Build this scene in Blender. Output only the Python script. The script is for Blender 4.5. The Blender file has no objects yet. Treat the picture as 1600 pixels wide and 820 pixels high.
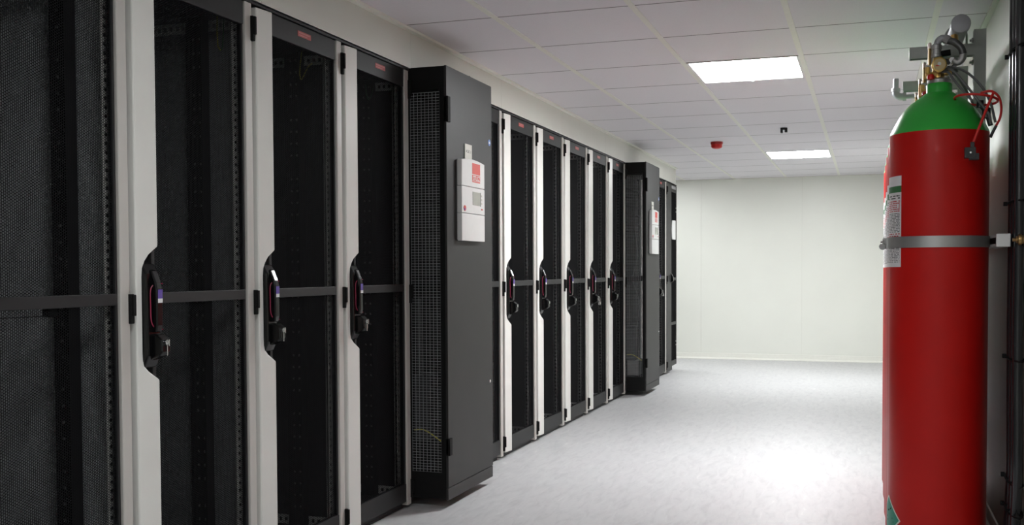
import bpy, bmesh, math, random
from mathutils import Vector, Matrix
random.seed(7)
SC = bpy.context.scene
COL = SC.collection
PI = math.pi

# ---------------------------------------------------------------- camera, light level
F, CX, CY = 1559.03, 854.3, 468.05
YAW, PITCH, ROLL, CAMZ = .3122, -.0297, -.0034, 1.0805
EXPOSURE = 0.0
LAMP = 64            # the luminaires over the aisle
LAMP_DIM = 27        # the unseen ones at the camera's end, turned down to keep near strips darker
LAMP_LOW = 22        # the one past the end of the row
cam_d = bpy.data.cameras.new('camera')
cam = bpy.data.objects.new('camera', cam_d)
COL.objects.link(cam)
cam_d.sensor_width = 36.0
cam_d.lens = F * 36.0 / 1600
cam_d.shift_x = (800 - CX) / 1600
cam_d.shift_y = (CY - 410) / 1600
cam_d.clip_start = .05
fw = Vector((-math.sin(YAW) * math.cos(PITCH), math.cos(YAW) * math.cos(PITCH), math.sin(PITCH)))
rt = Vector((math.cos(YAW), math.sin(YAW), 0))
up = rt.cross(fw)
r2 = rt * math.cos(ROLL) + up * math.sin(ROLL)
u2 = -rt * math.sin(ROLL) + up * math.cos(ROLL)
M4 = Matrix(((r2.x, u2.x, -fw.x, 0), (r2.y, u2.y, -fw.y, 0), (r2.z, u2.z, -fw.z, CAMZ), (0, 0, 0, 1)))
cam.matrix_world = M4
SC.camera = cam
SC.view_settings.view_transform = 'Standard'
SC.view_settings.look = 'None'
SC.view_settings.exposure = EXPOSURE
SC.view_settings.gamma = 1
SC.view_settings.use_curve_mapping = False
w = bpy.data.worlds.new('world'); SC.world = w; w.use_nodes = True
w.node_tree.nodes['Background'].inputs[0].default_value = (.9, .92, 1, 1)
w.node_tree.nodes['Background'].inputs[1].default_value = .0
SC.cycles.transparent_max_bounces = 16
SC.cycles.max_bounces = 10
SC.cycles.diffuse_bounces = 6

HC = 2.1634            # ceiling height
XR = .492              # right wall
XS = -1.975            # panel above racks
YB = 12.08             # far wall
XL = -3.9              # hot aisle wall
YN = -4.0              # wall behind the camera
XF = -1.98             # rack fronts


# ---------------------------------------------------------------- materials
def srgb(r, g, b):
    f = lambda c: (c / 255 / 12.92) if c / 255 <= .04045 else ((c / 255 + .055) / 1.055) ** 2.4
    return (f(r), f(g), f(b), 1)


def mat(name, col, rough=.5, metal=0, spec=.5, noise=0, nscale=30, bump=0, coat=0, emit=None, es=0):
    m = bpy.data.materials.new(name); m.use_nodes = True
    nt = m.node_tree; b = nt.nodes['Principled BSDF']
    b.inputs['Base Color'].default_value = col
    b.inputs['Roughness'].default_value = rough
    b.inputs['Metallic'].default_value = metal
    b.inputs['Specular IOR Level'].default_value = spec
    b.inputs['Coat Weight'].default_value = coat
    if emit:
        b.inputs['Emission Color'].default_value = emit
        b.inputs['Emission Strength'].default_value = es
    tc = nt.nodes.new('ShaderNodeTexCoord'); n = nt.nodes.new('ShaderNodeTexNoise')
    nt.links.new(tc.outputs['Object'], n.inputs['Vector'])
    n.inputs['Scale'].default_value = nscale; n.inputs['Detail'].default_value = 4
    if noise:
        mx = nt.nodes.new('ShaderNodeMixRGB'); mx.blend_type = 'MULTIPLY'
        mx.inputs[1].default_value = col
        cr = nt.nodes.new('ShaderNodeMapRange')
        cr.inputs[1].default_value = .3; cr.inputs[2].default_value = .7
        cr.inputs[3].default_value = 1 - noise; cr.inputs[4].default_value = 1 + noise
        nt.links.new(n.outputs[0], cr.inputs[0]); nt.links.new(cr.outputs[0], mx.inputs[2])
        mx.inputs[0].default_value = 1
        nt.links.new(mx.outputs[0], b.inputs['Base Color'])
    if bump:
        bp = nt.nodes.new('ShaderNodeBump'); bp.inputs['Strength'].default_value = bump
        bp.inputs['Distance'].default_value = .002
        nt.links.new(n.outputs[0], bp.inputs['Height']); nt.links.new(bp.outputs[0], b.inputs['Normal'])
    return m


M = {}
M['white_metal'] = mat('white_metal', (.74, .735, .70, 1), .38, noise=.02, nscale=8)
M['post_metal'] = mat('post_metal', (.50, .48, .45, 1), .42, noise=.03, nscale=8)
M['dark_metal'] = mat('dark_metal', (.016, .016, .017, 1), .5, spec=.3, noise=.08, nscale=20)
M['black'] = mat('black_plastic', (.004, .004, .0045, 1), .2, spec=.35, noise=.1)
M['recess'] = mat('recess_black', (.012, .013, .015, 1), .4, noise=.1)
M['flat_black'] = mat('flat_black', (.005, .005, .005, 1), .7, spec=.2, noise=.1)
M['cooler'] = mat('cooler_metal', (.026, .0255, .025, 1), .48, spec=.28, noise=.07, nscale=5, bump=.05)
M['side'] = mat('side_panel_metal', (.022, .023, .024, 1), .5, noise=.08, nscale=6)
M['punched'] = mat('punched_steel', (.62, .62, .60, 1), .45, noise=.08)
M['punched_dim'] = mat('dim_steel', (.13, .13, .125, 1), .5, noise=.08)
M['wire'] = mat('grille_wire', (.26, .27, .28, 1), .4, noise=.05)
M['zinc'] = mat('zinc_steel', (.42, .42, .41, 1), .42, metal=.8, noise=.1, nscale=12)
M['zinc_dark'] = mat('galvanised_strut', (.40, .41, .40, 1), .5, metal=.1, noise=.12, nscale=15)
M['pipe'] = mat('galvanised_pipe', (.36, .36, .38, 1), .45, metal=.2, noise=.08, nscale=15)
M['brass'] = mat('brass', (.62, .42, .14, 1), .28, metal=1, noise=.08)
M['bronze'] = mat('bronze', (.30, .19, .08, 1), .35, metal=1, noise=.1)
M['chrome'] = mat('chrome', (.75, .75, .75, 1), .2, metal=1)
M['red_paint'] = mat('red_paint', (.50, .008, .006, 1), .38, spec=.25, coat=.05, noise=.05, nscale=6)
M['green_paint'] = mat('green_paint', (.03, .42, .05, 1), .38, spec=.35, coat=.05, noise=.04, nscale=8)
M['red_plastic'] = mat('red_plastic', (.55, .012, .01, 1), .35, noise=.05)
M['red_label'] = mat('red_label', (.36, .05, .045, 1), .5, noise=.1)
M['red_tube'] = mat('red_tube', (.62, .025, .02, 1), .35, noise=.05)
M['rubber'] = mat('rubber', (.02, .02, .022, 1), .35, noise=.1)
M['hose'] = mat('steel_hose', (.10, .10, .10, 1), .35, metal=.6, noise=.1, nscale=60)
M['grey_hose'] = mat('grey_hose', (.13, .13, .13, 1), .4, noise=.1)
M['cable'] = mat('cable_jacket', (.012, .013, .015, 1), .25, coat=.2, noise=.1)
M['magenta'] = mat('magenta_trim', (.30, .02, .065, 1), .4, noise=.05)
M['plastic_white'] = mat('white_plastic', (.70, .70, .69, 1), .4, noise=.015)
M['plastic_edge'] = mat('grey_plastic', (.35, .35, .36, 1), .5, noise=.02)
M['logo_red'] = mat('logo_red', (.62, .06, .04, 1), .5, noise=.03)
M['screen'] = mat('lcd_screen', (.38, .39, .34, 1), .25, noise=.03)
M['ink'] = mat('ink_grey', (.2, .2, .19, 1), .6, noise=.05)
M['card'] = mat('card', (.66, .66, .60, 1), .6, noise=.03)
M['yellow'] = mat('yellow_wire', (.42, .38, .05, 1), .5, noise=.1)
M['green_wire'] = mat('green_wire', (.05, .16, .08, 1), .5, noise=.1)
M['blue'] = mat('blue_sticker', (.12, .22, .55, 1), .5, noise=.03)
M['purple'] = mat('purple_print', (.10, .05, .32, 1), .5, noise=.03)
M['teal'] = mat('teal_label', (.02, .25, .17, 1), .45, noise=.04)
M['trim'] = mat('ceiling_runner', (.76, .76, .70, 1), .5, noise=.02)
M['base'] = mat('cove_vinyl', (.80, .80, .74, 1), .4, noise=.02)
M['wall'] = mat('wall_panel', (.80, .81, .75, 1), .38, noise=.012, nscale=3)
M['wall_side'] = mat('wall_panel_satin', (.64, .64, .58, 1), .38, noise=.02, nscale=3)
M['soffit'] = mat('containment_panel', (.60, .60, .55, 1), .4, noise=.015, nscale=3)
M['tile'] = mat('ceiling_tile', (.74, .72, .755, 1), .8, noise=.03, nscale=260, bump=.15)
M['gap'] = mat('tile_gap', (.10, .095, .09, 1), .8, noise=.05)
M['lamp_frame'] = mat('lamp_frame', (.8, .8, .8, 1), .5, noise=.01)
M['lamp'] = mat('lamp_diffuser', (.9, .9, .9, 1), .5, emit=(.965, .985, 1, 1), es=LAMP)
M['lamp_dim'] = mat('lamp_diffuser_dim', (.9, .9, .9, 1), .5, emit=(.965, .985, 1, 1), es=LAMP_DIM)
M['lamp_low'] = mat('lamp_diffuser_low', (.9, .9, .9, 1), .5, emit=(.965, .985, 1, 1), es=LAMP_LOW)


def floor_mat():
    m = mat('floor_vinyl', (.66, .66, .67, 1), .42, spec=.3, noise=0)
    nt = m.node_tree; b = nt.nodes['Principled BSDF']
    tc = nt.nodes.new('ShaderNodeTexCoord'); mp = nt.nodes.new('ShaderNodeMapping')
    mp.inputs['Rotation'].default_value = (0, 0, .55); mp.inputs['Scale'].default_value = (9, 2.2, 1)
    n = nt.nodes.new('ShaderNodeTexNoise'); n.inputs['Scale'].default_value = 3.2; n.inputs['Detail'].default_value = 7
    n.inputs['Roughness'].default_value = .62; n.inputs['Distortion'].default_value = .8
    cr = nt.nodes.new('ShaderNodeValToRGB')
    e = cr.color_ramp.elements
    e[0].position = .3; e[0].color = (.47, .47, .482, 1)
    e[1].position = .72; e[1].color = (.64, .64, .64, 1)
    k = e.new(.5); k.color = (.54, .54, .548, 1)
    k = e.new(.64); k.color = (.565, .565, .57, 1)
    nt.links.new(tc.outputs['Object'], mp.inputs[0]); nt.links.new(mp.outputs[0], n.inputs[0])
    nt.links.new(n.outputs[0], cr.inputs[0]); nt.links.new(cr.outputs[0], b.inputs['Base Color'])
    return m


M['floor'] = floor_mat()


def perf_mat(name, col, pitch=.0072, rad=.34, rough=.45, spec=.2):
    """perforated sheet: round holes in a staggered pattern, in the sheet's own Y/Z coordinates"""
    m = bpy.data.materials.new(name); m.use_nodes = True
    nt = m.node_tree; b = nt.nodes['Principled BSDF']; out = nt.nodes['Material Output']
    b.inputs['Base Color'].default_value = col; b.inputs['Roughness'].default_value = rough
    b.inputs['Specular IOR Level'].default_value = spec
    tc = nt.nodes.new('ShaderNodeTexCoord'); sp = nt.nodes.new('ShaderNodeSeparateXYZ')
    nt.links.new(tc.outputs['Object'], sp.inputs[0])

    def mth(op, a, bb=None):
        n = nt.nodes.new('ShaderNodeMath'); n.operation = op
        for i, v in enumerate((a, bb)):
            if v is None: continue
            if isinstance(v, (int, float)): n.inputs[i].default_value = v
            else: nt.links.new(v, n.inputs[i])
        return n.outputs[0]
    s3 = math.sqrt(3)
    u = mth('DIVIDE', mth('ADD', sp.outputs[1], 10), pitch); v = mth('DIVIDE', mth('ADD', sp.outputs[2], 10), pitch)

    def dist2(ou, ov):
        a = mth('SUBTRACT', mth('FRACT', mth('ADD', v, ov)), .5)
        c = mth('MULTIPLY', mth('SUBTRACT', mth('FRACT', mth('DIVIDE', mth('ADD', u, ou), s3)), .5), s3)
        return mth('ADD', mth('MULTIPLY', a, a), mth('MULTIPLY', c, c))
    dd = mth('MINIMUM', dist2(0, 0), dist2(s3 / 2, .5))
    hole = mth('LESS_THAN', dd, rad * rad)
    tr = nt.nodes.new('ShaderNodeBsdfTransparent'); mx = nt.nodes.new('ShaderNodeMixShader')
    nt.links.new(hole, mx.inputs[0]); nt.links.new(b.outputs[0], mx.inputs[1]); nt.links.new(tr.outputs[0], mx.inputs[2])
    nt.links.new(mx.outputs[0], out.inputs[0])
    return m


M['perf'] = perf_mat('perforated_sheet', (.010, .010, .011, 1), rad=.42, rough=.6, spec=.02)


def print_label_mat(name, top_green=True):
    """printed label, UV: u across, v up"""
    m = bpy.data.materials.new(name); m.use_nodes = True
    nt = m.node_tree; b = nt.nodes['Principled BSDF']; b.inputs['Roughness'].default_value = .4
    uv = nt.nodes.new('ShaderNodeUVMap'); sp = nt.nodes.new('ShaderNodeSeparateXYZ'); nt.links.new(uv.outputs[0], sp.inputs[0])

    def mth(op, a, bb=None):
        n = nt.nodes.new('ShaderNodeMath'); n.operation = op
        for i, v in enumerate((a, bb)):
            if v is None: continue
            if isinstance(v, (int, float)): n.inputs[i].default_value = v
            else: nt.links.new(v, n.inputs[i])
        return n.outputs[0]
    U, V = sp.outputs[0], sp.outputs[1]

    def band(x, lo, hi): return mth('MULTIPLY', mth('GREATER_THAN', x, lo), mth('LESS_THAN', x, hi))

    def lines(lo, hi, freq, sc, seed):
        cmb = nt.nodes.new('ShaderNodeCombineXYZ')
        nt.links.new(mth('MULTIPLY', U, sc), cmb.inputs[0])
        nt.links.new(mth('ADD', mth('FLOOR', mth('MULTIPLY', V, freq)), seed), cmb.inputs[1])
        n = nt.nodes.new('ShaderNodeTexNoise'); n.inputs['Scale'].default_value = 1.0; n.inputs['Detail'].default_value = 3
        nt.links.new(cmb.outputs[0], n.inputs[0])
        t = mth('GREATER_THAN', n.outputs[0], .47)
        st = mth('LESS_THAN', mth('FRACT', mth('MULTIPLY', V, freq)), .55)
        return mth('MULTIPLY', mth('MULTIPLY', t, st), mth('MULTIPLY', band(V, lo, hi), band(U, .06, .94)))
    col = None

    def layer(prev, mask, c):
        mx = nt.nodes.new('ShaderNodeMixRGB')
        if prev is None: mx.inputs[1].default_value = (.72, .70, .70, 1)
        else: nt.links.new(prev, mx.inputs[1])
        mx.inputs[2].default_value = c
        nt.links.new(mask, mx.inputs[0])
        return mx.outputs[0]
    col = layer(None, band(V, .82, .89), (.03, .16, .05, 1))
    col = layer(col, lines(.745, .80, 40, 7, 3), (.05, .05, .05, 1))
    col = layer(col, lines(.60, .735, 46, 9, 9), (.5, .04, .05, 1))
    col = layer(col, lines(.38, .60, 60, 12, 31), (.12, .12, .12, 1))
    col = layer(col, lines(.30, .37, 42, 8, 77), (.5, .04, .05, 1))
    col = layer(col, lines(.05, .28, 60, 12, 101), (.12, .12, .12, 1))
    nt.links.new(col, b.inputs['Base Color'])
    return m


M['print_label'] = print_label_mat('printed_label')


# ---------------------------------------------------------------- mesh helpers
def finish(name, bm, m, parent=None, bevel=0, smooth=False, mats=None, kind=None):
    me = bpy.data.meshes.new(name)
    bmesh.ops.recalc_face_normals(bm, faces=bm.faces)
    bm.to_mesh(me); bm.free()
    for x in (mats or [m]): me.materials.append(x)
    if smooth:
        for p in me.polygons: p.use_smooth = True
        me.set_sharp_from_angle(angle=math.radians(40))
    o = bpy.data.objects.new(name, me); COL.objects.link(o)
    if parent: o.parent = parent
    if bevel:
        b = o.modifiers.new('bevel', 'BEVEL'); b.width = bevel; b.segments = 2; b.limit_method = 'ANGLE'
        b.angle_limit = math.radians(50)
    if kind: o['kind'] = kind
    return o


def B(bm, x0, x1, y0, y1, z0, z1, mi=0):
    vs = [bm.verts.new((x, y, z)) for x in (x0, x1) for y in (y0, y1) for z in (z0, z1)]
    for q in ((0, 1, 3, 2), (4, 6, 7, 5), (0, 4, 5, 1), (2, 3, 7, 6), (0, 2, 6, 4), (1, 5, 7, 3)):
        f = bm.faces.new([vs[i] for i in q]); f.material_index = mi
    return bm


def boxes(*bs):
    bm = bmesh.new()
    for b in bs: B(bm, *b)
    return bm


def prism(bm, pts, axis, a0, a1, mi=0):
    """pts: closed polygon in the two other axes (order: XY->Z, XZ->Y, YZ->X)"""
    def P(p, a):
        if axis == 'x': return (a, p[0], p[1])
        if axis == 'y': return (p[0], a, p[1])
        return (p[0], p[1], a)
    v0 = [bm.verts.new(P(p, a0)) for p in pts]; v1 = [bm.verts.new(P(p, a1)) for p in pts]
    n = len(pts)
    fs = [bm.faces.new(v0), bm.faces.new(list(reversed(v1)))]
    for i in range(n): fs.append(bm.faces.new((v0[i], v0[(i + 1) % n], v1[(i + 1) % n], v1[i])))
    for f in fs: f.material_index = mi
    return bm


def sheet(x, y0, y1, z0, z1, th=.0011):
    """both faces of a perforated sheet"""
    bm = bmesh.new()
    for xx in (x, x - th): bm.faces.new([bm.verts.new(p) for p in ((xx, y0, z0), (xx, y1, z0), (xx, y1, z1), (xx, y0, z1))])
    return bm


def smooth_path(pts, n=8):
    pts = [Vector(p) for p in pts]
    if len(pts) < 3: return pts
    out = []
    P = [pts[0] * 2 - pts[1]] + pts + [pts[-1] * 2 - pts[-2]]
    for i in range(1, len(P) - 2):
        for k in range(n):
            t = k / n
            a, b, c, d = P[i - 1], P[i], P[i + 1], P[i + 2]
            out.append(.5 * ((2 * b) + (c - a) * t + (2 * a - 5 * b + 4 * c - d) * t * t + (3 * b - a - 3 * c + d) * t ** 3))
    out.append(pts[-1])
    return out


def tube(bm, pts, r, seg=12, smooth=True, cap=True, n=8, rs=None, mi=0):
    path = smooth_path(pts, n) if smooth else [Vector(p) for p in pts]
    rings = []; N = len(path)
    ref = Vector((0, 0, 1))
    t0 = (path[1] - path[0]).normalized()
    if abs(t0.dot(ref)) > .9: ref = Vector((0, 1, 0))
    nrm = t0.cross(ref).normalized()
    for i, p in enumerate(path):
        t = (path[min(i + 1, N - 1)] - path[max(i - 1, 0)]).normalized()
        nrm = (nrm - t * nrm.dot(t)).normalized(); bn = t.cross(nrm)
        rr = r if rs is None else rs[min(int(i / (N - 1) * (len(rs) - 1) + .5), len(rs) - 1)]
        rings.append([bm.verts.new(p + (nrm * math.cos(a) + bn * math.sin(a)) * rr) for a in [2 * PI * k / seg for k in range(seg)]])
    for a, b in zip(rings, rings[1:]):
        for k in range(seg):
            f = bm.faces.new((a[k], a[(k + 1) % seg], b[(k + 1) % seg], b[k])); f.material_index = mi
    if cap:
        bm.faces.new(rings[0]).material_index = mi; bm.faces.new(list(reversed(rings[-1]))).material_index = mi
    return bm


def lathe(bm, prof, cx, cy, seg=48, mi=0, axis='z', cz=0):
    rings = []
    for r, z in prof:
        r = max(r, 1e-4)
        ring = []
        for k in range(seg):
            a = 2 * PI * k / seg; c, s = r * math.cos(a), r * math.sin(a)
            if axis == 'z': ring.append(bm.verts.new((cx + c, cy + s, cz + z)))
            elif axis == 'y': ring.append(bm.verts.new((cx + c, cy + z, cz + s)))
            else: ring.append(bm.verts.new((cx + z, cy + c, cz + s)))
        rings.append(ring)
    for a, b in zip(rings, rings[1:]):
        for k in range(seg):
            f = bm.faces.new((a[k], a[(k + 1) % seg], b[(k + 1) % seg], b[k])); f.material_index = mi
    bm.faces.new(rings[0]).material_index = mi; bm.faces.new(list(reversed(rings[-1]))).material_index = mi
    return bm


def punched(bm, o, du, dv, nrm, W, L, pitch, hw, hh, th=.002):
    """flat strip with square holes: o corner, du across, dv along"""
    o, du, dv, nrm = Vector(o), Vector(du), Vector(dv), Vector(nrm)
    n = int(L / pitch)
    us = [0, (W - hw) / 2, (W + hw) / 2, W]
    vs = [0]
    for i in range(n): c = (i + .5) * pitch; vs += [c - hh / 2, c + hh / 2]
    vs.append(L)
    g = [[bm.verts.new(o + du * a + dv * b) for b in vs] for a in us]
    for i in range(3):
        for j in range(len(vs) - 1):
            if i == 1 and j % 2 == 1: continue
            bm.faces.new((g[i][j], g[i + 1][j], g[i + 1][j + 1], g[i][j + 1]))
    return bm


def tag(o, label, cat, group=None):
    o['label'] = label; o['category'] = cat
    if group: o['group'] = group
    return o


def empty(name, loc, label, cat, group=None):
    o = bpy.data.objects.new(name, None); COL.objects.link(o); o.location = loc; o.empty_display_size = .1
    return tag(o, label, cat, group)


def dup(root, loc, label, group=None, skip=()):
    r = root.copy(); COL.objects.link(r); r.location = loc; r['label'] = label
    if group: r['group'] = group
    for ch in list(root.children):
        if ch.name.split('.')[0] in skip: continue
        c = ch.copy(); COL.objects.link(c); c.parent = r
        for g in list(ch.children):
            if g.name.split('.')[0] in skip: continue
            d = g.copy(); COL.objects.link(d); d.parent = c
    return r


def text_bm(bm, s, size, origin, du, dv, mi=0, thick=None):
    cu = bpy.data.curves.new('t', 'FONT'); cu.body = s; cu.size = size; cu.align_x = 'CENTER'; cu.resolution_u = 3
    cu.extrude = .0003
    if thick: cu.offset = thick
    o = bpy.data.objects.new('t', cu); COL.objects.link(o)
    bpy.context.view_layer.update()
    me = bpy.data.meshes.new_from_object(o.evaluated_get(bpy.context.evaluated_depsgraph_get()))
    du, dv = Vector(du), Vector(dv); dn = du.cross(dv); O = Vector(origin)
    vs = [bm.verts.new(O + du * v.co.x + dv * v.co.y + dn * v.co.z) for v in me.vertices]
    for p in me.polygons:
        try: bm.faces.new([vs[i] for i in p.vertices]).material_index = mi
        except ValueError: pass
    bpy.data.objects.remove(o); bpy.data.meshes.remove(me); bpy.data.curves.remove(cu)
    return bm


# ---------------------------------------------------------------- room
finish('floor', boxes((XL - .1, XR + .1, YN - .1, YB + .1, -.1, 0)), M['floor'], kind='structure')

# ceiling: tiles hung between light runners along the aisle, narrow dark joints across it
XA, YC = -.9334, 4.0413
LAMPS = [(0, 2), (0, 9), (0, -5), (0, -12), (-3, 11)]          # lattice cells (column -, row) holding a luminaire
bm = bmesh.new()
cols = range(-5, 3); rows = range(-14, 14)
for i in cols:
    x0, x1 = XA + .6 * i + .011, XA + .6 * (i + 1) - .011
    x0, x1 = max(x0, XL), min(x1, XR)
    if x1 - x0 < .02: continue
    for j in rows:
        y0, y1 = YC + .6 * j + .0035, YC + .6 * (j + 1) - .0035
        y1 = min(y1, YB)
        if y1 - y0 < .02 or (i, j) in LAMPS: continue
        B(bm, x0, x1, y0, y1, HC + .001, HC + .02)
B(bm, XL - .1, XR + .1, YN - .5, YB + .1, HC + .10, HC + .14, 1)
B(bm, XL - .1, XR + .1, YN - .5, YB + .1, HC + .0205, HC + .022, 1)
for i in range(-5, 4):                       # runners
    x = XA + .6 * i
    if XL < x < XR: B(bm, x - .013, x + .013, YN, YB, HC - .002, HC + .006, 2)
for j in rows:                               # shadowed cross tees, set a little above the tile face
    y = YC + .6 * j
    B(bm, XL, XR, y - .0035, y + .0035, HC + .0006, HC + .006, 3)
# openings for the luminaires are cut out of the backing by leaving it above the lamp housings
M['tee'] = mat('cross_tee', (.12, .115, .11, 1), .6, noise=.1)
finish('ceiling', bm, None, mats=[M['tile'], M['gap'], M['trim'], M['tee']], kind='structure')


def wall_panels(name, m, axis, c0, c1, a0, a1, joints, z0=0, z1=HC):
    bm = bmesh.new(); js = [a0] + sorted(j for j in joints if a0 < j < a1) + [a1]
    for p, q in zip(js, js[1:]):
        if axis == 'y': B(bm, c0, c1, p + .001, q - .001, z0, z1)
        else: B(bm, p + .001, q - .001, c0, c1, z0, z1)
    mid = (c0 + c1) / 2
    e = .004
    if axis == 'y': B(bm, min(c0, c1) + e, max(c0, c1) - e, a0, a1, z0, z1, 1)
    else: B(bm, a0, a1, min(c0, c1) + e, max(c0, c1) - e, z0, z1, 1)
    return finish(name, bm, None, mats=[m, M['card']], kind='structure', bevel=0)


wall_panels('wall_front', M['wall'], 'x', YB, YB + .08, XL - .1, XR + .1, [-3.11, -1.93, -.749, .431])
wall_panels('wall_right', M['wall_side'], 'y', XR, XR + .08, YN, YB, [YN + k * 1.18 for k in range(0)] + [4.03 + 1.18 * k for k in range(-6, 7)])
wall_panels('wall_outer_left', M['wall'], 'y', XL - .08, XL, YN, YB, [YN + 1.18 * k for k in range(1, 14)])
wall_panels('wall_rear', M['wall'], 'x', YN - .08, YN, XL - .1, XR + .1, [-3.1, -1.9, -.7])
# panel that closes the space between the rack tops and the ceiling
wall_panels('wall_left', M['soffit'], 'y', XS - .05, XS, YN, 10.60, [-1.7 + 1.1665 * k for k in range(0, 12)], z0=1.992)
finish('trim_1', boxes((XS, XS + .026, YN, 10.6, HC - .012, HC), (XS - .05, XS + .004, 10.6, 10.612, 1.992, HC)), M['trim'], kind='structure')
finish('trim_2', boxes((XR - .022, XR, YN, YB, HC - .010, HC)), M['trim'], kind='structure')
finish('trim_3', boxes((XL, XR, YB - .02, YB, HC - .008, HC)), M['base'], kind='structure')
bm = bmesh.new()
prism(bm, [(YB, 0), (YB - .03, 0), (YB - .03, .006), (YB - .010, .022), (YB - .006, .07), (YB, .072)], 'x', XL, XR)
finish('baseboard_front', bm, M['base'], kind='structure')
bm = bmesh.new()
prism(bm, [(XR, 0), (XR - .03, 0), (XR - .03, .006), (XR - .010, .022), (XR - .006, .07), (XR, .072)], 'y', YN, YB)
finish('baseboard_right', bm, M['base'], kind='structure')
finish('trim_4', boxes((XR - .004, XR, 4.018, 4.030, .07, HC - .01)), M['base'], kind='structure')


# ---------------------------------------------------------------- luminaires
def luminaire(i, j, label, m='lamp'):
    x0, x1 = XA + .6 * i + .014, XA + .6 * (i + 1) - .014
    y0, y1 = YC + .6 * j + .004, YC + .6 * (j + 1) - .004
    t = empty('ceiling_light', ((x0 + x1) / 2, (y0 + y1) / 2, HC), label, 'ceiling light', 'square ceiling lights')
    hx, hy = (x1 - x0) / 2, (y1 - y0) / 2
    fr = boxes((-hx, hx, -hy, -hy + .012, -.003, .016), (-hx, hx, hy - .012, hy, -.003, .016),
               (-hx, -hx + .012, -hy + .012, hy - .012, -.003, .016), (hx - .012, hx, -hy + .012, hy - .012, -.003, .016))
    finish('lamp_frame', fr, M['lamp_frame'], t)
    finish('diffuser', boxes((-hx + .012, hx - .012, -hy + .012, hy - .012, 0, .006)), M[m], t)
    finish('catch', boxes((-.012, .002, hy - .004, hy + .0, -.007, -.0032)), M['lamp_frame'], t)


luminaire(0, 2, 'bright square ceiling light, the larger one seen, nearer the camera')
luminaire(0, 9, 'bright square ceiling light nearer the far wall, the smaller one seen')
luminaire(-3, 11, 'square ceiling light past the end of the rack row, hidden by the racks', 'lamp_low')
luminaire(0, -12, 'unseen square ceiling light by the rear wall, added for fill', 'lamp_dim')  # unseen, follows the lamp spacing, added for more fill on the cylinders
luminaire(0, -5, 'square ceiling light behind the photographer, outside the picture', 'lamp_dim')

# ceiling devices
t = empty('smoke_detector', (-1.238, 8.56, HC), 'red round detector on the ceiling between runners', 'detector')
finish('base', lathe(bmesh.new(), [(.052, 0), (.052, -.016), (.050, -.020)], 0, 0), mat('detector_base', (.30, .01, .01, 1), .4, noise=.05), t, smooth=True)
finish('head', lathe(bmesh.new(), [(.047, -.020), (.047, -.040), (.040, -.050), (.025, -.056), (.001, -.057)], 0, 0), M['red_plastic'], t, smooth=True)
t = empty('ceiling_sensor', (-.626, 7.88, HC), 'tiny black sensor fixed to the ceiling between the two lights', 'sensor')
finish('housing', boxes((-.026, .026, -.02, .02, -.012, 0), (-.026, -.008, -.018, .018, -.038, -.012), (.006, .026, -.018, .018, -.034, -.012)), M['black'], t, bevel=.002)
finish('lens', lathe(bmesh.new(), [(.006, 0), (.006, -.016), (.001, -.018)], 0, 0, 16), M['chrome'], t, smooth=True)


# ---------------------------------------------------------------- server racks
# local frame: x=0 front plane (x negative inwards), y 0..0.6, z up
def handle_parts(door):
    """swing handle with key lock standing proud of the recess"""
    bm = bmesh.new()
    # base body, tapered top and bottom
    prism(bm, [(-.012, 1.104), (.002, 1.104), (.020, 1.074), (.024, .86), (.024, .838), (.006, .802), (-.012, .802)], 'y', .036, .0925)
    h = finish('handle', bm, M['black'], door, bevel=.005)
    bm = bmesh.new()
    prism(bm, [(.006, 1.088), (.022, 1.082), (.036, 1.048), (.040, 1.03), (.040, .925), (.036, .905), (.012, .905)], 'y', .056, .082)
    prism(bm, [(.010, .903), (.044, .898), (.058, .885), (.060, .850), (.050, .838), (.010, .822)], 'y', .052, .088)
    finish('handle_lever', bm, M['black'], door, bevel=.004)
    # magenta outline
    bm = bmesh.new()
    tube(bm, [(.038, .083, 1.045), (.030, .066, 1.045), (.024, .050, 1.030), (.025, .047, .98), (.025, .050, .935), (.030, .064, .915), (.038, .083, .913)], .0016, 6)
    finish('handle_outline', bm, M['magenta'], door, smooth=True)
    finish('handle_label', boxes((.040, .0408, .060, .079, 1.002, 1.028, 0), (.040, .0409, .060, .079, .990, 1.002, 1)), None, door,
           mats=[M['purple'], M['plastic_white']])
    bm = lathe(bmesh.new(), [(.0085, 0), (.0085, .003), (.004, .003), (.004, .001)], .060, .070, 16, axis='x', cz=.876)
    finish('lock_cylinder', bm, M['chrome'], door, smooth=True)


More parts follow.
